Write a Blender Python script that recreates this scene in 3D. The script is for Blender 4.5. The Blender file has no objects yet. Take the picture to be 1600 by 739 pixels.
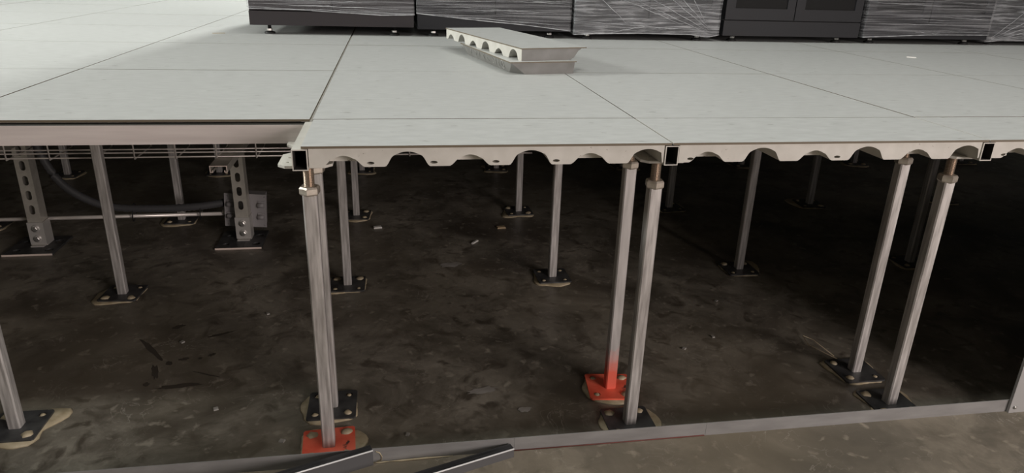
import bpy, bmesh, math, random
from mathutils import Vector, Matrix

scene = bpy.context.scene
COL = scene.collection
G = 0.61            # panel module
H = 0.617           # top of the raised floor above the slab

# ------------------------------------------------------------------ camera
F_PX, YAW, PIT, ROL = 1101.7, 0.1734, 0.3682, 0.0322
CAM = Vector((0.1458, -1.3098, 0.8898))
fw = Vector((math.sin(YAW) * math.cos(PIT), math.cos(YAW) * math.cos(PIT), -math.sin(PIT)))
rt = fw.cross(Vector((0, 0, 1))).normalized()
up = rt.cross(fw)
r2 = rt * math.cos(ROL) + up * math.sin(ROL)
u2 = up * math.cos(ROL) - rt * math.sin(ROL)
cd = bpy.data.cameras.new('camera')
cd.sensor_fit = 'HORIZONTAL'; cd.sensor_width = 36.0; cd.lens = F_PX * 36.0 / 1600.0
cd.clip_start = 0.02; cd.clip_end = 100
cam = bpy.data.objects.new('camera', cd); COL.objects.link(cam)
m = Matrix((r2, u2, -fw)).transposed().to_4x4(); m.translation = CAM
cam.matrix_world = m
scene.camera = cam

# ------------------------------------------------------------------ world, lights, exposure
w = bpy.data.worlds.new('world'); scene.world = w; w.use_nodes = True
w.node_tree.nodes['Background'].inputs[0].default_value = (0.80, 0.84, 0.80, 1)
w.node_tree.nodes['Background'].inputs[1].default_value = 0.0
vs = scene.view_settings
vs.view_transform = 'Standard'; vs.look = 'None'; vs.gamma = 1.0; vs.use_curve_mapping = False
vs.exposure = 0.0

def area(name, loc, target, sx, sy, watt, color):
    l = bpy.data.lights.new(name, 'AREA'); l.shape = 'RECTANGLE'; l.size = sx; l.size_y = sy
    l.energy = watt; l.color = color
    o = bpy.data.objects.new(name, l); COL.objects.link(o)
    o.location = loc
    o.rotation_euler = (Vector(target) - Vector(loc)).to_track_quat('-Z', 'Y').to_euler()
    return o
COOL = (0.985, 1.0, 0.95); WARM = (1.0, 0.885, 0.84)
# unseen lamps: over the aisle, behind the cabinets, at left, low behind camera
area('aisle_light', (0.8, -0.5, 3.45), (0.8, -0.4, 0), 2.4, 0.25, 30, COOL)
area('aisle_light', (1.5, 0.9, 3.45), (1.3, 1.0, H), 1.0, 0.2, 14, COOL)  # unseen luminaire, added to brighten the panels in front of the cabinets
area('left_light', (-4.2, 1.3, 2.5), (0.4, 0.8, H), 0.5, 0.5, 110, COOL)
area('added_low_light', (-3.4, 0.45, 1.30), (0.6, 0.75, H), 0.30, 0.25, 62, COOL)  # unseen low lamp, added for grazing light and a long stack shadow
area('rear_light', (0.0, 5.2, 3.3), (-0.9, 1.5, H), 0.25, 0.25, 150, COOL)
area('hall_light', (3.2, -3.9, 1.35), (0.2, 0.3, 0.25), 1.9, 1.5, 140, WARM)

# ------------------------------------------------------------------ materials
MATS = {}
def mat(name, col, rough=0.5, metal=0.0, spec=0.5):
    m = bpy.data.materials.new(name); m.use_nodes = True
    b = m.node_tree.nodes['Principled BSDF']
    b.inputs['Base Color'].default_value = (*col, 1); b.inputs['Roughness'].default_value = rough
    b.inputs['Metallic'].default_value = metal; b.inputs['Specular IOR Level'].default_value = spec
    MATS[name] = m
    return m, m.node_tree, b
def noise_to(nt, b, c1, c2, scale=(1, 1, 1), nscale=5, detail=6, lo=0.35, hi=0.65, bump=0.0, rough=None, dist=0.0):
    N = nt.nodes; L = nt.links
    tc = N.new('ShaderNodeTexCoord'); mp = N.new('ShaderNodeMapping'); mp.inputs['Scale'].default_value = scale
    L.new(tc.outputs['Object'], mp.inputs[0])
    nz = N.new('ShaderNodeTexNoise'); nz.inputs['Scale'].default_value = nscale; nz.inputs['Detail'].default_value = detail
    nz.inputs['Distortion'].default_value = dist
    L.new(mp.outputs[0], nz.inputs[0])
    r = N.new('ShaderNodeValToRGB'); e = r.color_ramp.elements
    e[0].position = lo; e[1].position = hi; e[0].color = (*c1, 1); e[1].color = (*c2, 1)
    L.new(nz.outputs[0], r.inputs[0]); L.new(r.outputs[0], b.inputs['Base Color'])
    if bump:
        bp = N.new('ShaderNodeBump'); bp.inputs['Strength'].default_value = bump; bp.inputs['Distance'].default_value = 0.004
        L.new(nz.outputs[0], bp.inputs['Height']); L.new(bp.outputs[0], b.inputs['Normal'])
    if rough:
        mr = N.new('ShaderNodeMapRange'); mr.inputs[3].default_value = rough[0]; mr.inputs[4].default_value = rough[1]
        L.new(nz.outputs[0], mr.inputs[0]); L.new(mr.outputs[0], b.inputs['Roughness'])
    return mp, nz, r
def mixcol(nt, b, fac_socket, col2):
    N = nt.nodes; L = nt.links
    mx = N.new('ShaderNodeMix'); mx.data_type = 'RGBA'
    src = b.inputs['Base Color'].links[0].from_socket
    L.new(src, mx.inputs[6]); mx.inputs[7].default_value = (*col2, 1)
    L.new(fac_socket, mx.inputs[0]); L.new(mx.outputs[2], b.inputs['Base Color'])
    return mx
def ramp_noise(nt, scale, nscale, detail, lo, hi, kind='noise', dist=0.0, coord='Object'):
    N = nt.nodes; L = nt.links
    tc = N.new('ShaderNodeTexCoord'); mp = N.new('ShaderNodeMapping'); mp.inputs['Scale'].default_value = scale
    L.new(tc.outputs[coord], mp.inputs[0])
    nz = N.new('ShaderNodeTexNoise'); nz.inputs['Scale'].default_value = nscale; nz.inputs['Detail'].default_value = detail
    nz.inputs['Distortion'].default_value = dist
    L.new(mp.outputs[0], nz.inputs[0])
    mr = N.new('ShaderNodeMapRange'); mr.inputs[1].default_value = lo; mr.inputs[2].default_value = hi
    L.new(nz.outputs[0], mr.inputs[0])
    return mr.outputs[0]

# laminate top of the panels: pale grey with short darker flecks
_, nt, b = mat('laminate', (0.55, 0.57, 0.55), 0.42)
noise_to(nt, b, (0.535, 0.545, 0.53), (0.62, 0.63, 0.615), (1, 2.6, 1), 26, 8, 0.3, 0.7, rough=(0.36, 0.52))
mixcol(nt, b, ramp_noise(nt, (22, 60, 22), 1.0, 4, 0.66, 0.74), (0.36, 0.36, 0.34))
_, nt, b = mat('panel_edge', (0.16, 0.13, 0.09), 0.6)
_, nt, b = mat('painted_steel', (0.62, 0.60, 0.55), 0.5)
noise_to(nt, b, (0.56, 0.54, 0.49), (0.66, 0.64, 0.59), (1, 1, 1), 30, 8, 0.3, 0.7)
mixcol(nt, b, ramp_noise(nt, (1, 1, 1), 110, 3, 0.70, 0.75), (0.16, 0.13, 0.10))
_, nt, b = mat('galvanized', (0.5, 0.48, 0.46), 0.45, 0.35)
noise_to(nt, b, (0.33, 0.31, 0.295), (0.61, 0.585, 0.565), (9, 9, 0.8), 16, 9, 0.34, 0.66, rough=(0.38, 0.6))
_, nt, b = mat('beam_steel', (0.6, 0.56, 0.54), 0.42, 0.25)
noise_to(nt, b, (0.66, 0.595, 0.575), (0.80, 0.735, 0.71), (0.6, 6, 9), 9, 7, 0.3, 0.7, rough=(0.35, 0.55))
_, nt, b = mat('zinc_thread', (0.45, 0.37, 0.30), 0.35, 0.75)
_, nt, b = mat('zinc_nut', (0.55, 0.49, 0.42), 0.38, 0.6)
noise_to(nt, b, (0.40, 0.34, 0.28), (0.62, 0.57, 0.50), (1, 1, 1), 60, 4, 0.35, 0.65)
_, nt, b = mat('dark_plate', (0.05, 0.05, 0.05), 0.45, 0.2)
noise_to(nt, b, (0.03, 0.03, 0.032), (0.085, 0.085, 0.085), (1, 1, 1), 35, 5, 0.3, 0.7)
_, nt, b = mat('red_paint', (0.85, 0.10, 0.05), 0.5)
noise_to(nt, b, (0.86, 0.115, 0.062), (0.94, 0.18, 0.105), (1, 1, 1), 30, 6, 0.35, 0.65)
mixcol(nt, b, ramp_noise(nt, (1, 1, 1), 45, 5, 0.66, 0.72), (0.10, 0.05, 0.04))
# tube with red overspray on its foot
_, nt, b = mat('oversprayed_tube', (0.5, 0.48, 0.46), 0.48, 0.2)
noise_to(nt, b, (0.40, 0.38, 0.365), (0.58, 0.555, 0.54), (6, 6, 0.7), 16, 6, 0.3, 0.7)
N = nt.nodes; L = nt.links
tc = N.new('ShaderNodeTexCoord'); sp = N.new('ShaderNodeSeparateXYZ'); L.new(tc.outputs['Object'], sp.inputs[0])
nz = N.new('ShaderNodeTexNoise'); nz.inputs['Scale'].default_value = 60; nz.inputs['Detail'].default_value = 5
L.new(tc.outputs['Object'], nz.inputs[0])
ma = N.new('ShaderNodeMath'); ma.operation = 'MULTIPLY_ADD'; ma.inputs[1].default_value = 0.06
L.new(nz.outputs[0], ma.inputs[0]); L.new(sp.outputs[2], ma.inputs[2])
mr = N.new('ShaderNodeMapRange'); mr.inputs[1].default_value = 0.145; mr.inputs[2].default_value = 0.075
L.new(ma.outputs[0], mr.inputs[0]); mixcol(nt, b, mr.outputs[0], (0.90, 0.17, 0.11))
_, nt, b = mat('adhesive', (0.48, 0.40, 0.27), 0.55)
noise_to(nt, b, (0.36, 0.29, 0.18), (0.56, 0.48, 0.34), (1, 1, 1), 40, 5, 0.3, 0.7, bump=0.4)
# slab: darker, glossier colours under the raised floor, lighter matt ones outside
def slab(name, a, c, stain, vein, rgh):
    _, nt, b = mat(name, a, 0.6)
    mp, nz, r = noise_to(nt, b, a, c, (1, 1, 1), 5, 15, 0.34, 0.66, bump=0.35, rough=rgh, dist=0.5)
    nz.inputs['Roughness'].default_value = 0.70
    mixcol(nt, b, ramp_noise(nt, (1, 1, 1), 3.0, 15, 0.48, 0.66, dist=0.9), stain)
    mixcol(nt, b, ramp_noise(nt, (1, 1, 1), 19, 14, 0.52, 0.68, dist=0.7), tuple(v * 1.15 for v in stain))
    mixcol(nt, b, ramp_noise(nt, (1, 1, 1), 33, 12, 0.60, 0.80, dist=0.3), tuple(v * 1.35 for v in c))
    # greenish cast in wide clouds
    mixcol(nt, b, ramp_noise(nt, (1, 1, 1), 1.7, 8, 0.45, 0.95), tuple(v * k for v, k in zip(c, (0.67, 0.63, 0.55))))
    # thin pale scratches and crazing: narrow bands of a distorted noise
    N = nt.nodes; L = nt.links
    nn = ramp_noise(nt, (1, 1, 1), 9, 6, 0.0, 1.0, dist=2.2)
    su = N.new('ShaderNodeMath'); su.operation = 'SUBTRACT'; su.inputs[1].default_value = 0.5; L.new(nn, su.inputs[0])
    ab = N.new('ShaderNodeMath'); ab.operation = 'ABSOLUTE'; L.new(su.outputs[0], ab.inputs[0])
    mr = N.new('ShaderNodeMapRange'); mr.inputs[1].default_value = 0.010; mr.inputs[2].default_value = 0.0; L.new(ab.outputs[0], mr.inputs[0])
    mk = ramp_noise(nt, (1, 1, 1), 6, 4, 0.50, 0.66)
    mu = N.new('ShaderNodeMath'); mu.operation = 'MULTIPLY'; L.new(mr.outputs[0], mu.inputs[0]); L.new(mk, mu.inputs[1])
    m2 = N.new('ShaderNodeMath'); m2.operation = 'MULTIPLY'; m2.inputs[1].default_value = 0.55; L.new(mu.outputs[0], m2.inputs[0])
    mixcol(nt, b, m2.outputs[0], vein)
slab('slab_inner', (0.098, 0.087, 0.068), (0.31, 0.284, 0.234), (0.078, 0.066, 0.051), (0.42, 0.39, 0.34), (0.26, 0.60))
slab('slab_outer', (0.145, 0.122, 0.092), (0.31, 0.268, 0.21), (0.13, 0.112, 0.086), (0.46, 0.42, 0.36), (0.6, 0.85))
mat('stain_dark', (0.066, 0.056, 0.044), 0.5)
_, nt, b = mat('patch_pale', (0.15, 0.145, 0.135), 0.7)
noise_to(nt, b, (0.24, 0.225, 0.20), (0.40, 0.385, 0.36), (1, 1, 1), 18, 8, 0.3, 0.7)
_, nt, b = mat('track_steel', (0.33, 0.33, 0.33), 0.5, 0.3)
noise_to(nt, b, (0.28, 0.275, 0.27), (0.37, 0.365, 0.36), (1, 4, 4), 12, 6, 0.3, 0.7)
_, nt, b = mat('dark_steel', (0.05, 0.05, 0.053), 0.32, 0.5)
noise_to(nt, b, (0.035, 0.035, 0.037), (0.10, 0.10, 0.105), (2, 30, 30), 6, 6, 0.35, 0.7)
mat('fascia_steel', (0.42, 0.415, 0.41), 0.5, 0.2)
mat('bright_edge', (0.88, 0.88, 0.88), 0.4, 0.1)
mat('red_sealant', (0.16, 0.045, 0.035), 0.6)
mat('angle_grey', (0.15, 0.15, 0.155), 0.45, 0.3)
_, nt, b = mat('cabinet_paint', (0.030, 0.030, 0.034), 0.55, 0.0, 0.3)
noise_to(nt, b, (0.0125, 0.0127, 0.0155), (0.017, 0.0172, 0.020), (1, 1, 1), 300, 2, 0.3, 0.7)
_, nt, b = mat('cabinet_paint_warm', (0.034, 0.029, 0.031), 0.55, 0.0, 0.3)
mat('seam_black', (0.006, 0.006, 0.007), 0.7)
_, nt, b = mat('perforated', (0.012, 0.012, 0.013), 0.6, 0.0, 0.2)
N = nt.nodes; L = nt.links
tc = N.new('ShaderNodeTexCoord'); vo = N.new('ShaderNodeTexVoronoi'); vo.inputs['Scale'].default_value = 220; vo.inputs['Randomness'].default_value = 0
L.new(tc.outputs['Object'], vo.inputs[0])
mr = N.new('ShaderNodeMapRange'); mr.inputs[1].default_value = 0.30; mr.inputs[2].default_value = 0.36
mr.inputs[3].default_value = 0.001; mr.inputs[4].default_value = 0.006
L.new(vo.outputs['Distance'], mr.inputs[0]); L.new(mr.outputs[0], b.inputs['Base Color'])
mat('foot_metal', (0.45, 0.44, 0.42), 0.35, 0.8)
mat('gasket', (0.035, 0.032, 0.026), 0.8)
mat('tube_inside_shade', (0.06, 0.056, 0.052), 0.6, 0.3)  # shade inside the open stringer ends, put into the colour
mat('foot_black', (0.015, 0.015, 0.015), 0.6)
mat('box_grey', (0.30, 0.285, 0.29), 0.5)
mat('conduit_grey', (0.06, 0.06, 0.063), 0.55)
_, nt, b = mat('strut_zinc', (0.42, 0.40, 0.35), 0.42, 0.5)
noise_to(nt, b, (0.46, 0.435, 0.385), (0.64, 0.61, 0.55), (1, 1, 1), 25, 5, 0.3, 0.7)
mat('bracket_zinc', (0.60, 0.58, 0.55), 0.38, 0.4)
mat('wire_zinc', (0.78, 0.73, 0.68), 0.32, 0.4)
mat('raw_edge', (0.85, 0.72, 0.64), 0.4, 0.1)
mat('copper_thread', (0.5, 0.36, 0.26), 0.4, 0.4)
mat('rubber_black', (0.012, 0.012, 0.012), 0.6)
mat('white_chip', (0.75, 0.74, 0.70), 0.6)
mat('tan_chip', (0.40, 0.30, 0.18), 0.6)
_, nt, b = mat('chalk', (0.50, 0.49, 0.47), 0.8)
_, nt, b = mat('panel_grey_shaded', (0.33, 0.32, 0.305), 0.5)
noise_to(nt, b, (0.165, 0.16, 0.15), (0.225, 0.22, 0.21), (1, 1, 1), 22, 6, 0.3, 0.7)  # darker grey carries the shade on unlit faces of the stacked panels
mat('wall_paint', (0.42, 0.43, 0.41), 0.85)
mat('ceiling_paint', (0.30, 0.30, 0.30), 0.9)

# stretch film
def film(name, sc, lo, hi, base, rot=0.0):
    m = bpy.data.materials.new(name); m.use_nodes = True; nt = m.node_tree; N = nt.nodes; L = nt.links
    b = N['Principled BSDF']; b.inputs['Base Color'].default_value = (*base, 1); b.inputs['Roughness'].default_value = 0.22
    out = N['Material Output']
    tr = N.new('ShaderNodeBsdfTransparent'); mx = N.new('ShaderNodeMixShader')
    tc = N.new('ShaderNodeTexCoord'); mp = N.new('ShaderNodeMapping'); mp.inputs['Scale'].default_value = sc
    mp.inputs['Rotation'].default_value = (0, rot, 0)
    L.new(tc.outputs['Object'], mp.inputs[0])
    nz = N.new('ShaderNodeTexNoise'); nz.inputs['Scale'].default_value = 1.0; nz.inputs['Detail'].default_value = 7
    nz.inputs['Distortion'].default_value = 0.5; L.new(mp.outputs[0], nz.inputs[0])
    mr = N.new('ShaderNodeMapRange'); mr.inputs[1].default_value = 0.44; mr.inputs[2].default_value = 0.66
    mr.inputs[3].default_value = lo; mr.inputs[4].default_value = hi
    L.new(nz.outputs[0], mr.inputs[0]); L.new(mr.outputs[0], mx.inputs[0])
    bp = N.new('ShaderNodeBump'); bp.inputs['Strength'].default_value = 0.8; bp.inputs['Distance'].default_value = 0.006
    L.new(nz.outputs[0], bp.inputs['Height']); L.new(bp.outputs[0], b.inputs['Normal'])
    L.new(tr.outputs[0], mx.inputs[1]); L.new(b.outputs[0], mx.inputs[2]); L.new(mx.outputs[0], out.inputs[0])
    MATS[name] = m
film('film_fold', (30, 30, 30), 0.45, 0.85, (0.62, 0.63, 0.65))
film('stretch_film', (2.6, 2.6, 150), 0.06, 0.42, (0.48, 0.48, 0.50))
film('stretch_film_dense', (8, 8, 110), 0.14, 0.56, (0.50, 0.51, 0.53), 0.10)

# ------------------------------------------------------------------ mesh helpers
class MB:
    """collects shapes in one bmesh; build() links them as ONE mesh object"""
    def __init__(self):
        self.bm = bmesh.new(); self.mats = []
    def mi(self, name):
        if name not in self.mats: self.mats.append(name)
        return self.mats.index(name)
    def face(self, vs, mi, smooth=False):
        try:
            f = self.bm.faces.new(vs); f.material_index = mi; f.smooth = smooth
            return f
        except ValueError:
            return None
    def box(self, x0, x1, y0, y1, z0, z1, mt, M=None, tz=0.0, ty=0.0):
        # tz/ty: inset of the bottom rectangle in x / y
        mi = self.mi(mt)
        P = [(x0 + tz, y0 + ty, z0), (x1 - tz, y0 + ty, z0), (x1 - tz, y1 - ty, z0), (x0 + tz, y1 - ty, z0),
             (x0, y0, z1), (x1, y0, z1), (x1, y1, z1), (x0, y1, z1)]
        v = [self.bm.verts.new((M @ Vector(p)) if M else p) for p in P]
        fs = [self.face([v[i] for i in q], mi) for q in ((3, 2, 1, 0), (4, 5, 6, 7), (0, 1, 5, 4), (1, 2, 6, 5), (2, 3, 7, 6), (3, 0, 4, 7))]
        return fs
    def tube(self, pts, r, mt, n=8, cap=True, smooth=True):
        mi = self.mi(mt); pts = [Vector(p) for p in pts]; rings = []
        rs = r if isinstance(r, (list, tuple)) else [r] * len(pts)
        for i, p in enumerate(pts):
            a = pts[max(i - 1, 0)]; c = pts[min(i + 1, len(pts) - 1)]
            t = (c - a).normalized(); ref = Vector((0, 0, 1)) if abs(t.z) < 0.9 else Vector((0, 1, 0))
            s = t.cross(ref).normalized(); q = s.cross(t)
            rings.append([self.bm.verts.new(p + (s * math.cos(k * 2 * math.pi / n) + q * math.sin(k * 2 * math.pi / n)) * rs[i]) for k in range(n)])
        for a, c in zip(rings, rings[1:]):
            for k in range(n): self.face([a[k], a[(k + 1) % n], c[(k + 1) % n], c[k]], mi, smooth)
        if cap: self.face(rings[0][::-1], mi); self.face(rings[-1], mi)
    def lathe(self, c, prof, mt, n=16, smooth=True, rot=0.0, axis='z'):
        mi = self.mi(mt); rings = []
        for r, z in prof:
            ring = []
            for k in range(n):
                a = rot + k * 2 * math.pi / n
                if axis == 'z': p = (c[0] + r * math.cos(a), c[1] + r * math.sin(a), c[2] + z)
                elif axis == 'y': p = (c[0] + r * math.cos(a), c[1] + z, c[2] + r * math.sin(a))
                else: p = (c[0] + z, c[1] + r * math.cos(a), c[2] + r * math.sin(a))
                ring.append(self.bm.verts.new(p))
            rings.append(ring)
        for a, d in zip(rings, rings[1:]):
            for k in range(n): self.face([a[k], a[(k + 1) % n], d[(k + 1) % n], d[k]], mi, smooth)
        self.face(rings[0][::-1], mi); self.face(rings[-1], mi)
    def poly(self, loops, h0, h1, mt, M):
        """prism of a 2D outline with holes, local z from h0 to h1, placed by matrix M"""
        cu = bpy.data.curves.new('tmp', 'CURVE'); cu.dimensions = '2D'; cu.fill_mode = 'BOTH'; cu.extrude = (h1 - h0) / 2
        for lp in loops:
            s = cu.splines.new('POLY'); s.points.add(len(lp) - 1); s.use_cyclic_u = True
            for q, p in zip(s.points, lp): q.co = (p[0], p[1], 0, 1)
        o = bpy.data.objects.new('tmp', cu); me = bpy.data.meshes.new_from_object(o)
        bpy.data.objects.remove(o); bpy.data.curves.remove(cu)
        me.transform(M @ Matrix.Translation((0, 0, (h0 + h1) / 2)))
        n0 = len(self.bm.faces); mi = self.mi(mt)
        self.bm.from_mesh(me); bpy.data.meshes.remove(me)
        self.bm.faces.ensure_lookup_table()
        for f in self.bm.faces[n0:]: f.material_index = mi; f.smooth = False
    def blob(self, c, rx, ry, rz, mt, seed=0, n=10):
        rnd = random.Random(seed); prof = [(1.0, 0.0), (0.94, 0.45), (0.65, 0.85), (0.2, 1.0)]
        mi = self.mi(mt); js = [rnd.uniform(0.78, 1.15) for _ in range(n)]; rings = []
        for r, z in prof:
            rings.append([self.bm.verts.new((c[0] + rx * r * js[k] * math.cos(k * 2 * math.pi / n), c[1] + ry * r * js[k] * math.sin(k * 2 * math.pi / n), c[2] + rz * z)) for k in range(n)])
        for a, d in zip(rings, rings[1:]):
            for k in range(n): self.face([a[k], a[(k + 1) % n], d[(k + 1) % n], d[k]], mi, True)
        self.face(rings[0][::-1], mi); self.face(rings[-1], mi)
    def mesh(self, name):
        bmesh.ops.recalc_face_normals(self.bm, faces=self.bm.faces[:])
        me = bpy.data.meshes.new(name); self.bm.to_mesh(me); self.bm.free()
        for k in self.mats: me.materials.append(MATS[k])
        return me
    def build(self, name, parent=None, loc=(0, 0, 0), rz=0.0):
        return link(name, self.mesh(name), parent, loc, rz)
def link(name, data, parent=None, loc=(0, 0, 0), rz=0.0):
    o = bpy.data.objects.new(name, data); COL.objects.link(o); o.location = loc; o.rotation_euler = (0, 0, rz)
    if parent: o.parent = parent
    return o
def tag(o, label=None, cat=None, group=None, kind=None):
    if label: o['label'] = label
    if cat: o['category'] = cat
    if group: o['group'] = group
    if kind: o['kind'] = kind
    return o
def thing(name, label, cat, loc=(0, 0, 0), rz=0.0, group=None):
    return tag(link(name, None, None, loc, rz), label, cat, group)
XZ = Matrix(((1, 0, 0, 0), (0, 0, 1, 0), (0, 1, 0, 0), (0, 0, 0, 1)))     # 2D (x,z) outline, extruded along +y
YZ = Matrix(((0, 0, 1, 0), (1, 0, 0, 0), (0, 1, 0, 0), (0, 0, 0, 1)))     # 2D (y,z) outline, extruded along +x
def oval(cx, cy, rx, ry, n=14):
    return [(cx + rx * math.cos(-k * 2 * math.pi / n), cy + ry * math.sin(-k * 2 * math.pi / n)) for k in range(n)]
def slot(cx, cy, hw, hh, n=6):
    p = []
    for k in range(n + 1): a = math.pi * k / n; p.append((cx + hw * math.cos(a), cy + hh - hw + hw * math.sin(a)))
    for k in range(n + 1): a = math.pi + math.pi * k / n; p.append((cx + hw * math.cos(a), cy - hh + hw + hw * math.sin(a)))
    return p[::-1]

# ------------------------------------------------------------------ the setting
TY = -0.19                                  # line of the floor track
q = MB(); q.box(-7, 8, TY, 10, -0.15, 0, 'slab_inner'); q.box(-7, 8, -8, TY, -0.15, 0, 'slab_outer')
fl = tag(q.build('floor'), 'dark stained concrete slab, darker and glossier under the raised floor than outside it', kind='structure')
def wall(name, *a):
    q = MB(); q.box(*a, 'wall_paint'); return tag(q.build(name), kind='structure')
wall('wall_back', -7, 8, 10, 10.15, 0, 3.6); wall('wall_front', -7, 8, -8.15, -8, 0, 3.6)
wall('wall_left', -7.15, -7, -8, 10, 0, 3.6); wall('wall_right', 8, 8.15, -8, 10, 0, 3.6)
q = MB(); q.box(-7.15, 8.15, -8.15, 10.15, 3.6, 3.7, 'ceiling_paint'); tag(q.build('ceiling'), kind='structure')

raised = tag(link('raised_floor', None), 'raised floor of pale grey laminate panels on steel legs', kind='structure')
LIP = 0.004
def panel_mesh():
    q = MB(); s = G / 2 - 0.0015
    fs = q.box(-s, s, -s, s, -LIP, 0, 'laminate')
    e = q.mi('panel_edge')
    for f in fs[2:]: f.material_index = e
    fs[0].material_index = q.mi('painted_steel')
    q.box(-s + 0.015, s - 0.015, -s + 0.015, s - 0.015, -0.035, -LIP, 'painted_steel', tz=0.02, ty=0.02)
    return q.mesh('floor_panel')
PM = panel_mesh()
for r in range(0, 12):
    for c in range(-6, 8):
        link('floor_panel', PM, raised, ((c + 0.5) * G + (-0.0028 if c < 0 else 0.0), (r + 0.5) * G, H + random.Random(c * 31 + r).uniform(-0.0002, 0.0002)))

# scalloped cut edge
def scallop(w0, w1, zt, zb, arches, slots=()):
    pts = [(w0, zt), (w0, zb + 0.001), (w0 + 0.002, zb)]
    x = w0 + 0.002; step = 0.003
    n = int((w1 - w0 - 0.004) / step)
    for k in range(1, n):
        x = w0 + 0.002 + k * step; z = zb
        for xc, hw, h in arches:
            d = abs(x - xc) / hw
            if d < 1:
                kk = 0.60 if h > 0.02 else 0.45
                if d < kk: e = 1 - 0.26 * (d / kk) ** 2
                else: e = (1 - d) / (1 - kk); e = 0.74 * e * e * (3 - 2 * e)
                z = max(z, zb + h * e)
        pts.append((x, z))
    pts += [(w1 - 0.002, zb), (w1, zb + 0.001), (w1, zt)]
    return [pts] + [[(x, z) for x, z in oval(sx, zb + 0.0062, 0.0062, 0.0024, 10)] for sx in slots]
ARCH = [(0.066 + 0.1005 * i, 0.036 if i % 2 else 0.034, 0.0245 if i % 2 else 0.0185) for i in range(6)]
YE = -0.204
for c in range(0, 4):
    root = link('floor_panel', None, raised, (c * G, 0, H))
    q = MB(); fs = q.box(0.0016 if c else 0.003, G - 0.0016, YE, -0.0016, -LIP, 0, 'laminate')
    for f in fs[2:]: f.material_index = q.mi('painted_steel')
    fs[0].material_index = q.mi('painted_steel')
    for f in fs[2:3]: f.material_index = q.mi('panel_edge')
    q.build('laminate_top', root)
    q = MB()
    sl = [0.108, 0.208, 0.309, 0.41] if c == 0 else ([0.035, 0.31] if c == 1 else [0.038, 0.21])
    q.poly(scallop(0.0135, G - 0.0135, -LIP + 0.0006, -0.0345, ARCH, sl), YE + 0.001, -0.035, 'painted_steel', XZ)
    for i in (0, 2, 4):                       # the closed pockets show a sheet steel back wall
        x = ARCH[i][0]; q.box(x - 0.034, x + 0.034, YE + 0.028, YE + 0.030, -0.0315, -0.008, 'painted_steel')
    q.build('pan', root)

# stringers
def rect_tube(w, h, t):
    return [[(-w / 2, -h), (w / 2, -h), (w / 2, 0), (-w / 2, 0)], [(-w / 2 + t, -h + t), (-w / 2 + t, -t), (w / 2 - t, -t), (w / 2 - t, -h + t)]]
ST = H - LIP - 0.0008; SH = 0.034; SW = 0.024
def stringer_y(y0, y1, gask=True):
    q = MB(); q.poly(rect_tube(SW, SH, 0.0017), y0, y1, 'painted_steel', XZ)
    dk = q.mi('tube_inside_shade'); gk = q.mi('gasket')
    for f in q.bm.faces:
        c = f.calc_center_median()
        if all(abs(v.co.x) < SW / 2 - 0.001 and -SH + 0.001 < v.co.z < -0.001 for v in f.verts): f.material_index = dk
        elif gask and all(v.co.z > -0.0001 for v in f.verts): f.material_index = gk
    return q.mesh('stringer')
def stringer_x(x0, x1):
    q = MB(); q.poly(rect_tube(SW, SH, 0.0017), x0, x1, 'beam_steel', YZ)
    gk = q.mi('gasket')
    for f in q.bm.faces:
        if all(v.co.z > -0.0001 for v in f.verts): f.material_index = gk
    return q.mesh('stringer')
lab = ['hollow square steel stringer, open end at the outer corner above the red-footed front leg',
       'hollow square steel stringer, open end above the middle front leg with the black base plate',
       'hollow square steel stringer, open end at the third panel joint beside the end fascia']
for c in range(3):
    o = link('stringer', stringer_y(YE - 0.001, 7.2, c > 0), None, (c * G, 0, ST)); tag(o, lab[c], 'stringer', 'stringers with open ends')
beam = tag(link('stringer', stringer_x(-G + 0.013, -0.0125), None, (0, 0, ST - 0.0025)), 'pinkish galvanized cross beam along the exposed edge of the panels', 'beam')
yl = stringer_y(0, 7.2)
for c in list(range(-6, 0)) + list(range(3, 9)): link('stringer', yl, raised, (c * G, 0, ST))
xl = stringer_x(0.0125, G - 0.0125)
for r in range(0, 5):
    for c in range(-6, 8):
        if r == 0 and c == -1: continue
        link('stringer', xl, raised, (c * G, r * G, ST))

# ------------------------------------------------------------------ pedestals
PT = 0.0235; ZB = 0.0065; ZN = 0.518
HEADZ = ST - SH
def tube_mesh(mt):
    q = MB(); h = PT / 2; c = 0.0025
    o = [(-h + c, -h), (h - c, -h), (h, -h + c), (h, h - c), (h - c, h), (-h + c, h), (-h, h - c), (-h, -h + c)]
    q.poly([o], ZB - 0.001, ZN, mt, Matrix.Identity(4)); return q.mesh('tube')
def plate_mesh(mt):
    q = MB(); s = 0.05; c = 0.004
    o = [(-s + c, -s), (s - c, -s), (s, -s + c), (s, s - c), (s - c, s), (-s + c, s), (-s, s - c), (-s, -s + c)]
    holes = [oval(sx * 0.033, sy * 0.033, 0.0075, 0.0075, 12) for sx in (-1, 1) for sy in (-1, 1)]
    q.poly([o] + holes, 0.0022, ZB, mt, Matrix.Identity(4)); return q.mesh('base_plate')
def rod_mesh():
    q = MB(); pr = []; z = ZN; r = 0.0092
    while z < HEADZ - 0.001: pr += [(r, z), (r - 0.0012, z + 0.0012)]; z += 0.0024
    pr.append((r, HEADZ)); q.lathe((0, 0, 0), pr, 'zinc_thread', 14, smooth=False); return q.mesh('threaded_rod')
def nut_mesh():
    q = MB(); q.lathe((0, 0, 0), [(0.0155, ZN - 0.001), (0.0178, ZN + 0.002), (0.0178, ZN + 0.011), (0.0155, ZN + 0.014)], 'zinc_nut', 6, smooth=False, rot=0.35); return q.mesh('hex_nut')
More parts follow.
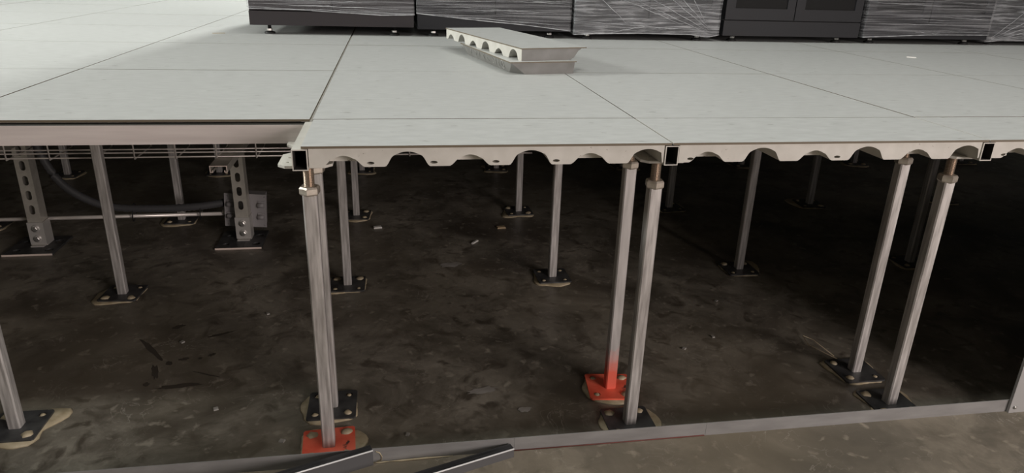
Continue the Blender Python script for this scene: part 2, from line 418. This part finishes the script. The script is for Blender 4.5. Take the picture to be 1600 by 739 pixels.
def head_mesh():
    q = MB(); s = 0.043; c = 0.012
    o = [(-s + c, -s), (s - c, -s), (s, -s + c), (s, s - c), (s - c, s), (-s + c, s), (-s, s - c), (-s, -s + c)]
    q.poly([o] + [oval(sx * 0.029, sy * 0.02, 0.0026, 0.0026, 8) for sx in (-1, 1) for sy in (-1, 0.4)], HEADZ - 0.004, HEADZ + 0.0003, 'painted_steel', Matrix.Identity(4)); return q.mesh('head_plate')
TM, TMR = tube_mesh('galvanized'), tube_mesh('oversprayed_tube')
BP, BPR = plate_mesh('dark_plate'), plate_mesh('red_paint')
RM, NM, HM = rod_mesh(), nut_mesh(), head_mesh()
def pedestal(c, x, y, label, group=None, red=False, overspray=False, seed=0, lobes=None, plate_rot=0.0):
    rnd = random.Random(seed)
    t = thing('floor_pedestal', label, 'pedestal', (x, y, 0), 0, group)
    bp = link('base_plate', BPR if red else BP, t, (0, 0, 0), plate_rot)
    if red: bp['label'] = 'base plate sprayed red'
    link('tube', TMR if overspray else TM, t)
    link('threaded_rod', RM, t); link('hex_nut', NM, t); link('head_plate', HM, t)
    # squeezed-out adhesive round the plate
    n = 40; out = []; ph = rnd.uniform(0, 6.28)
    lob = lobes or [(rnd.uniform(0, 6.28), rnd.uniform(0.35, 0.8), rnd.uniform(0.008, 0.02)) for _ in range(3)]
    for k in range(n):
        a = 2 * math.pi * k / n; ca, sa = math.cos(a), math.sin(a)
        sq = 0.0505 / max(abs(ca), abs(sa)); rr = min(sq, 0.062) + 0.002 * math.sin(3 * a + ph)
        for la, lw, lh in lob:
            d = (a - la + math.pi) % (2 * math.pi) - math.pi
            rr += lh * math.exp(-(d / lw) ** 2)
        rr += rnd.uniform(-0.0012, 0.0012)
        out.append((rr * ca, rr * sa))
    q = MB(); mi = q.mi('adhesive')
    lo = [q.bm.verts.new((x_, y_, 0.0)) for x_, y_ in out]
    hi = [q.bm.verts.new((x_ * 0.965, y_ * 0.965, 0.0030)) for x_, y_ in out]
    inn = [q.bm.verts.new((x_ * 0.55, y_ * 0.55, 0.0026)) for x_, y_ in out]
    for k in range(n):
        j = (k + 1) % n
        q.face([lo[k], lo[j], hi[j], hi[k]], mi, True); q.face([hi[k], hi[j], inn[j], inn[k]], mi, True)
    q.face(lo[::-1], mi)
    q.build('adhesive_bead', t, (0, 0, 0), plate_rot)
    for i, (sx, sy) in enumerate(((-1, -1), (1, -1), (1, 1), (-1, 1))):
        q = MB(); s = rnd.choice((0.75, 0.95, 1.15, 1.55))
        q.blob((0, 0, 0), 0.0078 * s, 0.0075 * s, 0.0042 + (0.003 if s > 1 else 0), 'adhesive', seed * 7 + i)
        q.build('adhesive_plug', bp, (sx * 0.033, sy * 0.033, 0.004))
    return t
YF = -0.1335
pedestal('f0', 0.003, YF, 'steel leg with a bright red base plate under the outer corner of the panels', red=True, seed=3, lobes=[(0.15, 0.5, 0.024), (2.0, 0.5, 0.008), (3.1, .5, .006)], plate_rot=0.06)
pedestal('f1', G + 0.003, YF, 'front steel leg with a plain black base plate at the middle joint', seed=5, lobes=[(0.1, 0.6, 0.022), (3.1, 0.5, 0.014), (1.5, 0.5, 0.008)])
pedestal('f2', 2 * G - 0.004, YF, 'front steel leg with black base plate at the third joint by the fascia', seed=8, lobes=[(0.5, 0.5, 0.016), (2.4, 0.4, 0.012), (3.7, 0.4, 0.008)])
pedestal('r0', 0, 0, 'steel leg with black cream-ringed base plate just behind the red-footed corner leg', seed=11, lobes=[(3.0, 0.5, 0.020), (4.5, 0.7, 0.012), (1.4, 0.5, 0.007)])
pedestal('r1', G, 0, 'steel leg with red base plate and red overspray up its tube', red=True, overspray=True, seed=13, lobes=[(3.2, 0.45, 0.014), (4.9, 0.6, 0.016)], plate_rot=-0.12)
PR2 = pedestal('r2', 2 * G, 0, 'steel leg with torn cream adhesive strips behind the third-joint front leg', seed=17, lobes=[(2.6, 0.5, 0.018), (0.4, 0.4, 0.012), (4.4, 0.4, 0.006)])
q = MB(); q.tube([(1.212 - 2 * G, 0.055, 0.003), (1.177 - 2 * G, 0.127, 0.004), (1.188 - 2 * G, 0.173, 0.005), (1.204 - 2 * G, 0.151, 0.004), (1.212 - 2 * G, 0.070, 0.003)], 0.0009, 'adhesive', 5); q.build('adhesive_string', PR2)
pedestal('rm', -G, 0, 'steel leg with a wide cream adhesive smear under the exposed cross beam', seed=19, lobes=[(0.45, 0.45, 0.040), (5.0, 0.6, 0.018)])
spec = {(-1, 1): 'steel leg on cream-rimmed plate between the two slotted posts, in front of the cable tray',
        (0, 1): 'steel leg on black plate in second row behind the red-footed corner leg',
        (1, 1): 'steel leg on cream-edged plate in second row behind the red-sprayed leg',
        (2, 1): 'dim steel leg on cream-rimmed plate in second row behind the third-joint legs'}
LINE = {-3: 'three bays beyond the red-footed corner leg, past the slotted posts', -2: 'in line with the slotted post that has no box', -1: 'in line with the cream-smeared leg under the cross beam',
        0: 'in line with the red-footed corner leg', 1: 'in line with the leg sprayed red', 2: 'in line with the third-joint front leg',
        3: 'one bay past the third-joint legs, behind the fascia', 4: 'two bays past the third-joint legs', 5: 'three bays past the third-joint legs'}
ROWN = {1: 'second-row', 2: 'third-row', 3: 'fourth-row'}
for r in range(1, 4):
    for c in range(-3, 6):
        if r == 1 and c < -1: continue
        pedestal('b', c * G, r * G, spec.get((c, r), ROWN[r] + ' steel leg ' + LINE[c]), 'legs under the raised floor', seed=100 + r * 17 + c, plate_rot=random.Random(r * 9 + c).uniform(-0.12, 0.12))

# ------------------------------------------------------------------ floor track, fascia, loose angles
def track(x0, x1, label):
    q = MB(); t = 0.0016; h = 0.030
    q.poly([[(0, 0), (0.034, 0), (0.034, t), (t, t), (t, h), (0, h)]], x0, x1, 'track_steel', YZ)
    o = q.build('floor_track', None, (0, TY, 0.0)); return tag(o, label, 'track', 'floor tracks along the slab edge')
a = track(0.36, 0.757, 'grey steel floor angle running in front of the middle black base plate')
q = MB(); q.tube([(0.36, -0.001, 0.0012), (0.55, -0.0016, 0.0012), (0.755, -0.001, 0.0012)], 0.0010, 'red_sealant', 6); q.build('sealant_bead', a)
track(0.7575, 1.466, 'long grey steel floor angle ending at the white fascia screw')
b_ = track(0.086, 0.3595, 'short grey steel floor angle between the two loose dark channels')
q = MB(); q.tube([(0.09, -0.003, 0.001), (0.10, -0.005, 0.0015), (0.12, -0.003, 0.001), (0.14, -0.004, 0.0012), (0.19, -0.003, 0.0014), (0.24, -0.002, 0.0008)], [0.001, 0.0016, 0.0006, 0.002, 0.0022, 0.0006], 'adhesive', 6); q.build('adhesive_bead', b_)
q = MB(); q.tube([(0.094, -0.0008, 0.024), (0.101, -0.0012, 0.021), (0.105, -0.0012, 0.012), (0.104, -0.001, 0.004), (0.096, -0.001, 0.0015)], 0.0012, 'adhesive', 6); q.build('adhesive_string', b_)
track(-1.2, 0.0855, 'shaded floor angle leading away from the red base plate')

fas = thing('fascia', 'pale steel fascia sheet closing the floor edge, fixed by a corner screw', 'fascia', (1.464, TY - 0.004, 0))
q = MB(); q.box(0, 3.4, -0.003, -0.0012, 0.0, 0.575, 'fascia_steel'); q.box(0, 0.0018, -0.0012, 0.0035, 0.0, 0.575, 'fascia_steel'); q.build('sheet', fas)
q = MB(); q.lathe((0.012, -0.003, 0.014), [(0.0045, 0), (0.0045, -0.0015), (0.002, -0.003)], 'foot_metal', 10, axis='y'); q.build('screw', fas)

def loose(end, far, w, h, label):
    e = Vector(end); f = Vector(far); d = (f - e); Ln = d.length; ang = math.atan2(d.y, d.x)
    t = thing('loose_angle', label, 'metal angle', (e.x, e.y, 0), ang, 'loose dark angles on the slab')
    # local x along the piece, local -y = towards the slab edge track
    q = MB(); s = 0.0018
    q.poly([[(0, h - s), (0, h), (-w, h), (-w, h - 0.010), (-w + s, h - 0.010), (-w + s, h - s)]], 0, Ln, 'dark_steel', YZ)
    q.build('flange', t)
    q = MB(); q.poly([[(-s, 0), (0, 0), (0, h - s), (-s, h - s)]], 0, Ln, 'angle_grey', YZ); q.build('upright_leg', t)
    q = MB(); q.tube([(0, 0.0002, h - 0.0008), (Ln, 0.0002, h - 0.0006)], 0.0015, 'bright_edge', 6); q.build('bright_edge', t)
    return t
loose((0.089, -0.199), (-0.24, -0.315), 0.017, 0.034, 'dark metal angle lying in front of the bright red base plate')
loose((0.356, -0.209), (-0.06, -0.345), 0.0165, 0.020, 'dark metal angle lying on the bare concrete with its end at the angle joint')

# ------------------------------------------------------------------ stacked cut panels
def strip_panel(name, loc, rz, label, cut, Lx=0.225, Ly=0.58, hgt=0.039):
    t = thing(name, label, 'floor panel', loc, rz, 'cut panels stacked on the floor')
    q = MB(); fs = q.box(0, Lx, 0, Ly, hgt - 0.003, hgt, 'laminate')
    for f in fs[2:]: f.material_index = q.mi('panel_edge')
    q.build('laminate_top', t)
    q = MB()
    if cut:
        ar = [(0.055 + 0.1 * i, 0.033, 0.017 if i % 2 else 0.0255) for i in range(6)]
        pr = [(y, z) for y, z in scallop(0.003, Ly - 0.004, hgt - 0.003, 0.0, ar, ())[0]]
        q.poly([pr], 0.001, 0.06, 'painted_steel', YZ)
        q.poly([[(0.002, 0.0), (Lx - 0.05, 0.0), (Lx - 0.038, 0.006), (Lx - 0.025, 0.024), (Lx - 0.016, hgt - 0.004), (Lx - 0.016, hgt - 0.003), (0.002, hgt - 0.003)]], 0.0015, 0.010, 'panel_grey_shaded', XZ)
        q.box(0.06, Lx - 0.055, 0.009, Ly - 0.02, 0.0, hgt - 0.003, 'panel_grey_shaded')
        q.poly([[(Lx - 0.06, 0.0), (Lx - 0.05, 0.0), (Lx - 0.038, 0.006), (Lx - 0.025, 0.024), (Lx - 0.016, hgt - 0.003), (Lx - 0.06, hgt - 0.003)]], 0.009, Ly - 0.02, 'panel_grey_shaded', XZ)
    else:
        b0 = MB
        v = [(0.004, 0.004), (Lx - 0.004, 0.004), (Lx - 0.004, Ly - 0.004), (0.004, Ly - 0.004)]
        bt = [(0.045, 0.006), (Lx - 0.006, 0.006), (Lx - 0.006, Ly - 0.03), (0.016, Ly - 0.03), (0.016, 0.05)]
        mi = q.mi('panel_grey_shaded')
        T = [q.bm.verts.new((x, y, hgt - 0.003)) for x, y in v]; B = [q.bm.verts.new((x, y, 0)) for x, y in bt]
        q.face(T, mi); q.face(B[::-1], mi)
        q.face([T[0], T[1], B[1], B[0]], mi); q.face([T[1], T[2], B[2], B[1]], mi); q.face([T[2], T[3], B[3], B[2]], mi)
        q.face([T[3], T[0], B[4], B[3]], mi); q.face([T[0], B[0], B[4]], mi)
    q.build('pan', t)
    return t
lowp = strip_panel('cut_floor_panel', (0.453, 0.552, H), 0.185, 'lower grey cut floor panel with chalk marks, under the scalloped one', False, 0.191, 0.475, 0.0335)
def side_pt(y, z):                         # a point on the sloping long side of the lower panel
    k = z / 0.0305; return (0.004 * k + 0.016 * (1 - k) - 0.0006, y, z)
def stroke(pts, r=0.0009):
    q = MB(); q.tube([side_pt(y, z) for y, z in pts], r, 'chalk', 5); return q
q = MB()
q.tube([side_pt(0.085 + 0.010 * math.cos(a), 0.017 + 0.011 * math.sin(a)) for a in [k * 2 * math.pi / 16 for k in range(17)]], 0.0010, 'chalk', 5)
for y, pts in ((0.12, [(0, .028), (0, .008)]), (0.145, [(-.006, .027), (.004, .010)]), (0.17, [(.004, .027), (-.006, .012), (.006, .010)]), (0.21, [(0, .028), (.012, .018), (0, .010)]), (0.25, [(-.008, .026), (.008, .024), (0, .010)]), (0.29, [(0, .026), (.010, .012)]), (0.33, [(.008, .026), (-.004, .020), (.006, .012)]), (0.38, [(0, .026), (.006, .012)])):
    q.tube([side_pt(y + a, z) for a, z in pts], 0.0009, 'chalk', 5)
q.build('chalk_marks', lowp)
strip_panel('cut_floor_panel', (0.486, 0.574, H + 0.0333), 0.262, 'upper white cut floor panel with a scalloped open edge', True, 0.197, 0.605, 0.0335)

# ------------------------------------------------------------------ cabinets
def cabinet(x0, x1, y0, zb, label, paint='cabinet_paint', wrap=None, seed=0, top=2.05, depth=1.05):
    W = x1 - x0; t = thing('server_cabinet', label, 'cabinet', (x0, y0, H), 0, 'server cabinets in a row')
    zd = 0.088                                                     # lower edge of the doors
    q = MB(); q.box(0, W, 0.022, depth, zb, top, paint); q.build('body', t)
    q = MB(); q.box(0.002, W - 0.002, 0.0, 0.022, zb - 0.002, zd - 0.004, paint); q.build('plinth', t)
    for s in (0, 1):
        a, c = (0.004, W / 2 - 0.002) if s == 0 else (W / 2 + 0.002, W - 0.004)
        q = MB(); q.poly([[(a, zd), (c, zd), (c, top - 0.01), (a, top - 0.01)], [(a + 0.04, zd + 0.045), (a + 0.04, top - 0.055), (c - 0.035, top - 0.055), (c - 0.035, zd + 0.045)]], 0.0, 0.018, paint, XZ)
        d = q.build('door', t)
        q = MB(); q.box(a + 0.038, c - 0.033, 0.006, 0.009, zd + 0.043, top - 0.053, 'perforated'); q.build('mesh_insert', d)
    q = MB(); q.box(0.003, W - 0.003, 0.0185, 0.0215, zd - 0.006, top - 0.02, 'seam_black'); q.build('door_seal', t)
    for fx in (0.065, W - 0.075):
        for fy in (0.045, depth - 0.06):
            q = MB(); q.lathe((0, 0, 0), [(0.020, 0), (0.020, 0.006), (0.010, 0.010), (0.0065, 0.011), (0.0065, zb)], 'foot_black', 12)
            f = q.build('levelling_foot', t, (fx, fy, 0))
            q = MB(); q.lathe((0, 0, 0), [(0.010, 0.0), (0.010, 0.007)], 'foot_metal', 6, smooth=False, rot=0.3); q.build('foot_nut', f, (0, -0.004, 0.0115))
    if wrap:
        edge, mt, creases = wrap
        rnd = random.Random(seed); q = MB(); mi = q.mi(mt)
        nu, nv = 70, 60; hmax = top - 0.05
        def zedge(u): 
            for (ua, za), (ub, zb_) in zip(edge, edge[1:]):
                if ua <= u <= ub: return za + (zb_ - za) * (u - ua) / (ub - ua)
            return edge[-1][1]
        ph = [(rnd.uniform(30, 90), rnd.uniform(0, 6.28), rnd.uniform(0.5, 3), rnd.uniform(0, 6.28)) for _ in range(6)]
        def disp(u, z):
            d = 0.004
            for kz, p0, ku, p1 in ph: d += 0.0007 * math.sin(kz * z + p0 + ku * u * 2 + 0.8 * math.sin(ku * 3 * u + p1))
            for (ua, za, ub, zb2, hh, wd) in creases:
                dx, dz = (ub - ua) * W, zb2 - za; ln = math.hypot(dx, dz)
                px, pz = (u - ua) * W, z - za; s = (px * dx + pz * dz) / ln; e = abs(px * dz - pz * dx) / ln
                if 0 <= s <= ln: d += hh * math.exp(-(e / wd) ** 2) * min(1, s / 0.03, (ln - s) / 0.03)
            return max(d, 0.0015)
        side = 10; cols = []
        zs_of = lambda u: [zedge(u) + (min(1, (k / 40) * 0.25 if k < 40 else 0.25 + 0.75 * (k - 40) / 20)) * (hmax - zedge(u)) for k in range(nv + 1)]
        for k in range(side): cols.append(('L', 1 - k / side))
        for k in range(nu + 1): cols.append(('F', k / nu))
        for k in range(1, side + 1): cols.append(('R', k / side))
        gv = []
        for kd, s in cols:
            u = 0 if kd == 'L' else (1 if kd == 'R' else s); col = []
            for z in zs_of(u):
                dd = disp(u, z)
                if kd == 'F': p = (-0.002 + s * (W + 0.004), -dd, z)
                elif kd == 'L': p = (-0.002, s * depth * 0.5 - dd, z)
                else: p = (W + 0.002, s * depth * 0.5 - dd, z)
                col.append(q.bm.verts.new(p))
            gv.append(col)
        for a, c in zip(gv, gv[1:]):
            for k in range(nv): q.face([a[k], c[k], c[k + 1], a[k + 1]], mi, True)
        o = q.build('stretch_wrap', t); o['label'] = 'clear wrinkled stretch film'
        # rolled hem and pulled folds standing proud of the film
        q = MB()
        def on(u, z, e=0.0006): return (-0.002 + u * (W + 0.004), -disp(u, z) - e, z)
        q.tube([on(k / 30, zedge(k / 30) + 0.001) for k in range(31)], [0.0016 * rnd.uniform(0.5, 1.3) for _ in range(31)], 'film_fold', 6)
        fl_ = [(a, b, c, d, 0.0010) for a, b, c, d, hh, wd in creases]
        for _ in range(16):
            ua = rnd.uniform(0, 0.7); ub = min(1.0, ua + rnd.uniform(0.2, 0.6)); za = zedge(ua) + rnd.uniform(0.008, 0.17)
            fl_.append((ua, za, ub, za + rnd.uniform(-0.012, 0.012), rnd.uniform(0.0003, 0.0007)))
        for ua, za, ub, zb2, rr in fl_:
            P = []
            for k in range(15):
                u = ua + (ub - ua) * k / 14; z = za + (zb2 - za) * k / 14 + 0.0012 * math.sin(k * 1.3 + ua * 9)
                P.append(on(u, max(z, zedge(u) + 0.001)))
            q.tube(P, [rr * (0.25 + math.sin(math.pi * k / 14)) * rnd.uniform(0.6, 1.2) for k in range(15)], 'film_fold', 5)
        q.build('film_fold', o)['kind'] = 'stuff'
    return t
CY = 1.54
e1 = [(0, 0.092), (0.3, 0.090), (0.8, 0.076), (1, 0.080)]
e2 = [(0, 0.086), (0.1, 0.080), (0.4, 0.064), (0.7, 0.050), (1, 0.030)]
e3 = [(0, 0.018), (0.15, 0.023), (0.5, 0.027), (0.8, 0.025), (0.92, 0.016), (1, 0.026)]
e5 = [(0, 0.026), (0.2, 0.032), (0.5, 0.040), (1, 0.044)]
e6 = [(0, 0.012), (0.1, 0.018), (0.5, 0.020), (1, 0.020)]
fan = [(0.95 - 0.012 * k, 0.024 + 0.011 * k, 0.40 + 0.075 * k - 0.02 * (k % 2), 0.155 + 0.022 * k, 0.004, 0.0035) for k in range(5)] + [(0.08, 0.20, 0.36, 0.06, 0.006, 0.004), (0.3, 0.16, 0.75, 0.06, 0.004, 0.004), (0.02, 0.07, 0.98, 0.04, 0.004, 0.006), (0.25, 0.03, 0.5, 0.06, 0.004, 0.004)]
cabinet(-0.372, 0.236, CY, 0.036, 'film-wrapped black cabinet at the free end of the row', 'cabinet_paint_warm', (e1, 'stretch_film', [(0.0, .098, 1, .084, .004, .004), (0.1, .11, .9, .10, .003, .003)]), 1)
cabinet(0.247, 0.853, CY, 0.030, 'film-wrapped black cabinet behind the stacked cut panels', 'cabinet_paint', (e2, 'stretch_film', [(0.05, .085, 1, .05, .003, .006)]), 2)
cabinet(0.868, 1.479, CY - 0.01, 0.027, 'cabinet wrapped to the floor in whitish film with diagonal creases', 'cabinet_paint', (e3, 'stretch_film_dense', fan), 3)
cabinet(1.497, 2.118, CY - 0.01, 0.026, 'unwrapped matt black cabinet with two perforated doors', 'cabinet_paint', None, 4)
cabinet(2.136, 2.743, CY - 0.01, 0.026, 'dark cabinet in horizontally streaked film beside the unwrapped one', 'cabinet_paint', (e5, 'stretch_film', [(0.0, .03, 1, .045, .003, .006)]), 5)
cabinet(2.760, 3.370, CY + 0.02, 0.022, 'film-wrapped cabinet next to the streaked one, creases fanning from its foot', 'cabinet_paint', (e6, 'stretch_film_dense', [(0.02, 0.02, 0.3 + 0.12 * k, 0.16 - 0.02 * k, 0.006, 0.005) for k in range(6)]), 6)

# ------------------------------------------------------------------ cable tray on slotted posts, box, conduits
def strut_post(x, label):
    t = thing('strut_post', label, 'post', (x, 1.0, 0), 0.0, 'slotted strut posts')
    w = 0.0205; th = 0.0025
    q = MB()
    q.poly([[(-w, 0.02), (w, 0.02), (w, 0.52), (-w, 0.52)]] + [slot(0, 0.125 + 0.0478 * k, 0.0080, 0.0155) for k in range(8)], -th, 0.0, 'strut_zinc', Matrix.Translation((0, 0, 0)) @ XZ)
    for s in (-1, 1): q.box(s * w - (th if s > 0 else 0), s * w + (0 if s > 0 else th), 0, 0.04, 0.02, 0.52, 'strut_zinc')
    q.build('channel', t)
    q = MB(); b = 0.0235
    q.box(-b, b, -0.0065, -0.003, 0.010, 0.084, 'bracket_zinc')
    for s in (-1, 1): q.box(s * b - (0.003 if s > 0 else 0), s * b + (0 if s > 0 else 0.003), -0.003, 0.043, 0.006, 0.084, 'bracket_zinc')
    q.box(-b + 0.004, b - 0.004, -0.02, 0.03, 0.006, 0.010, 'bracket_zinc')
    q.build('post_bracket', t)
    for z in (0.064, 0.030):
        q = MB(); q.lathe((0, -0.0065, z), [(0.0125, 0), (0.0125, -0.002), (0.009, -0.0025)], 'bracket_zinc', 14, axis='y')
        q.lathe((0, -0.0088, z), [(0.0085, 0), (0.0085, -0.006), (0.006, -0.0072)], 'foot_metal', 6, smooth=False, axis='y'); q.build('bolt', t)
    q = MB(); s = 0.078
    q.poly([[(-s, -0.078), (s - 0.012, -0.078), (s - 0.012, 0.078), (-s, 0.078)], oval(0.044, -0.045, 0.013, 0.013), oval(0.044, 0.03, 0.013, 0.013), oval(-0.05, -0.045, 0.011, 0.011), oval(-0.05, 0.03, 0.011, 0.011)], 0.0005, 0.0062, 'dark_plate', Matrix.Identity(4)); bpz = q.build('base_plate', t)
    q = MB(); q.box(-s, s - 0.012, -0.0795, -0.078, 0.0005, 0.0062, 'raw_edge'); e = q.build('cut_edge', bpz); e['label'] = 'bright sheared front edge'
    return t
p1 = strut_post(-0.357, 'slotted steel post in front of the grey junction box')
p2 = strut_post(-0.982, 'slotted steel post at the far end of the conduit, without a box')
def strut_arm(x, y0, label):
    w = 0.0225; h = 0.019; t = 0.0022; l = 0.008
    o = [(-w, 0), (w, 0), (w, -h), (w - l, -h), (w - l, -h + 0.006), (w - l + t, -h + 0.006), (w - l + t, -h + t), (w - t, -h + t), (w - t, -t), (-w + t, -t), (-w + t, -h + t), (-w + l - t, -h + t), (-w + l - t, -h + 0.006), (-w + l, -h + 0.006), (-w + l, -h), (-w, -h)]
    t_ = thing('cantilever_bracket', label, 'bracket', (x, y0, 0.3645), 0, 'strut arms under the cable tray')
    q = MB(); q.poly([o[::-1]], 0.0012, 1.0 - y0 - 0.002, 'strut_zinc', XZ); q.build('channel', t_)
    q = MB(); q.poly([o[::-1]], -0.0005, 0.0012, 'raw_edge', XZ); q.build('cut_end', t_)
    return t_
strut_arm(-0.320, 0.615, 'shallow channel arm whose open C end shows below the cable tray')
strut_arm(-0.975, 0.66, 'shallow channel arm carrying the cable tray at the boxless post')

TY0, TY1, TZ = 0.698, 0.835, 0.3665
tray = thing('cable_tray', 'wire mesh cable tray hanging behind the exposed cross beam', 'cable tray', (-0.4, 0.76, TZ))
tray_x0, tray_x1 = -2.4, 0.55
for yy, zz in ((TY0, 0.0022), (TY0 + 0.05, 0.0022), (TY0 + 0.088, 0.0022), (TY1, 0.050), (TY0, 0.050), (TY0, 0.098), (TY1, 0.098)):
    q = MB(); q.tube([(tray_x0 + 0.4, yy - 0.76, zz), (tray_x1 + 0.4, yy - 0.76, zz)], 0.0022, 'wire_zinc', 6); q.build('long_wire', tray)
q = MB(); zt = 0.1
q.tube([(0, TY0 - 0.7635, zt), (0, TY0 - 0.7635, -0.0016), (0, TY1 - 0.7565, -0.0016), (0, TY1 - 0.7565, zt)], 0.0021, 'wire_zinc', 6)
CWM = q.mesh('cross_wire')
for k in range(27): link('cross_wire', CWM, tray, (tray_x0 + 0.4 + 0.05 + 0.1058 * k, 0, 0))

jb = thing('junction_box', 'grey junction box with paired ports, mounted behind the slotted post', 'junction box', (-0.352, 1.047, 0.092))
jb.rotation_euler = (0, math.radians(4), 0)
q = MB(); q.box(-0.06, 0.06, 0.0, 0.045, -0.055, 0.055, 'box_grey'); q.build('body', jb)
q = MB(); q.poly([[(-0.068, -0.058), (0.066, -0.058), (0.066, 0.058), (-0.068, 0.058)]] + [oval(sx * 0.058, sz * 0.050, 0.0025, 0.0025, 8) for sx in (-1, 1) for sz in (-1, 1)], -0.004, 0.0, 'box_grey', XZ); q.build('cover', jb)
for sx in (-1, 1):
    for z in (0.020, -0.022):
        q = MB(); q.box(sx * 0.049 - 0.011, sx * 0.049 + 0.011, -0.007, -0.004, -0.013 + z, 0.015 + z, 'box_grey'); q.lathe((sx * 0.049 - 0.010, -0.007, z + 0.001), [(0.009, 0.0), (0.009, 0.020)], 'box_grey', 14, axis='x'); q.build('port_cover', jb)
for z, r in ((0.020, 0.013), (-0.018, 0.011)):
    q = MB(); q.lathe((0, 0, 0), [(r, 0), (r, -0.010), (r * 0.75, -0.011), (r * 0.75, -0.020)], 'wire_zinc' if z < 0 else 'conduit_grey', 12, axis='x'); q.build('connector', jb, (-0.06, 0.02, z))

def smooth_path(pts, n=8):
    P = [Vector(p) for p in pts]; P = [P[0] * 2 - P[1]] + P + [P[-1] * 2 - P[-2]]; out = []
    for i in range(1, len(P) - 2):
        for k in range(n):
            t = k / n; a, b, c, d = P[i - 1], P[i], P[i + 1], P[i + 2]
            out.append(0.5 * ((2 * b) + (c - a) * t + (2 * a - 5 * b + 4 * c - d) * t * t + (3 * b - a - 3 * c + d) * t ** 3))
    out.append(P[-2]); return out
cz = smooth_path([(-0.965, 1.06, 0.40), (-0.955, 1.06, 0.30), (-0.915, 1.06, 0.20), (-0.85, 1.06, 0.14), (-0.76, 1.06, 0.107), (-0.61, 1.06, 0.100), (-0.50, 1.06, 0.105), (-0.425, 1.067, 0.113)], 14)
q = MB(); q.tube(cz, [0.0135 if k % 2 else 0.0115 for k in range(len(cz))], 'conduit_grey', 12); q.build('conduit')
tag(bpy.data.objects['conduit'], 'thick dark flexible conduit curving up from the junction box', 'conduit')
q = MB(); q.tube([(-2.4, 1.067, 0.070), (-1.0, 1.067, 0.072), (-0.43, 1.067, 0.0745)], 0.0062, 'wire_zinc', 10); o = q.build('conduit'); tag(o, 'thin bright straight conduit running low past both slotted posts', 'conduit')
for x, lb in ((-0.50, 'black cable tie round both conduits close to the junction box'), (-0.71, 'black cable tie round both conduits at the foot of the conduit bend')):
    q = MB(); pts = []
    for k in range(17):
        a = k * 2 * math.pi / 16; pts.append((x + 0.004 * math.sin(a), 1.064 + 0.016 * math.cos(a), 0.0875 + 0.031 * math.sin(a)))
    q.tube(pts, 0.002, 'rubber_black', 5); o = q.build('cable_tie'); tag(o, lb, 'cable tie', 'cable ties on the conduits')

# ------------------------------------------------------------------ debris and marks
def chip(name, x, y, z, sx, sy, sz, mt, label, rz=0.0, cat='debris', group=None):
    q = MB(); q.box(-sx, sx, -sy, sy, 0, sz, mt, tz=-sx * 0.15); o = q.build(name, None, (x, y, z), rz); tag(o, label, cat, group)
chip('paint_chip', 0.079, 1.087, 0, 0.013, 0.008, 0.005, 'white_chip', 'white offcut lying between the second and third rows of legs', 0.2)
chip('screw_scrap', 0.408, 0.916, 0, 0.016, 0.003, 0.005, 'white_chip', 'thin white scrap lying on the dark slab under the panels', 0.9)
chip('adhesive_crumb', 0.518, 1.051, 0, 0.014, 0.009, 0.005, 'tan_chip', 'tan crumb lying on the dark slab near the third row of legs', 0.1)
chip('paper_scrap', -0.487, 1.557, H, 0.020, 0.008, 0.001, 'tan_chip', 'small paper scrap on the panels beside the end cabinet', 0.3)
chip('paper_scrap', 2.012, 1.049, H, 0.014, 0.006, 0.003, 'white_chip', 'small white scrap on the panels in front of the unwrapped cabinet', -0.5)
rnd = random.Random(5)
for x, y in ((-0.382, 0.318), (-0.09, -0.106), (0.155, -0.115), (-0.24, 0.02), (0.95, 0.20), (1.05, 0.40), (0.85, 0.15), (-0.2, 0.45)):
    chip('pebble', x, y, 0, rnd.uniform(0.003, 0.005), rnd.uniform(0.003, 0.005), 0.003, 'patch_pale', 'tiny pale pebble on the dark slab under the raised floor', rnd.uniform(0, 3), 'pebble', 'pebbles on the slab')

# stains and pale patches on the slab
def splat(x0, y0, x1, y1, w, mt, name, seed):
    rnd = random.Random(seed); q = MB(); mi = q.mi(mt); n = 18; a0 = math.atan2(y1 - y0, x1 - x0); L2 = math.hypot(x1 - x0, y1 - y0) / 2
    vs_ = []
    for k in range(n):
        a = 2 * math.pi * k / n; j = rnd.uniform(0.7, 1.2)
        px, py = (L2 + w * 0.6) * math.cos(a) * j, w * 0.75 * math.sin(a) * j
        vs_.append(q.bm.verts.new((px * math.cos(a0) - py * math.sin(a0), px * math.sin(a0) + py * math.cos(a0), 0)))
    q.face(vs_, mi); q.build(name, fl, ((x0 + x1) / 2, (y0 + y1) / 2, 0.0004 + 0.00003 * seed))
STAINS = [(-0.48, 0.338, -0.412, 0.245, 0.0094), (-0.416, 0.212, -0.399, 0.161, 0.0103), (-0.411, 0.134, -0.411, 0.134, 0.0113),
          (-0.376, 0.117, -0.299, 0.123, 0.0126), (-0.386, 0.22, -0.386, 0.22, 0.0134), (-0.363, 0.234, -0.351, 0.236, 0.009),
          (-0.321, 0.235, -0.321, 0.235, 0.0076), (-0.421, 0.394, -0.404, 0.406, 0.013), (-0.325, 0.337, -0.269, 0.361, 0.008),
          (-0.302, 0.245, -0.292, 0.253, 0.0076), (-0.256, 0.144, -0.326, 0.179, 0.0029)]
for i, a in enumerate(STAINS): splat(*a, 'stain_dark', 'stain', i)
splat(0.29, 0.728, 0.33, 0.735, 0.024, 'patch_pale', 'mortar_patch', 20)
splat(0.396, -0.06, 0.414, -0.058, 0.013, 'patch_pale', 'mortar_patch', 21)
splat(0.30, 0.02, 0.35, 0.03, 0.016, 'patch_pale', 'mortar_patch', 22)
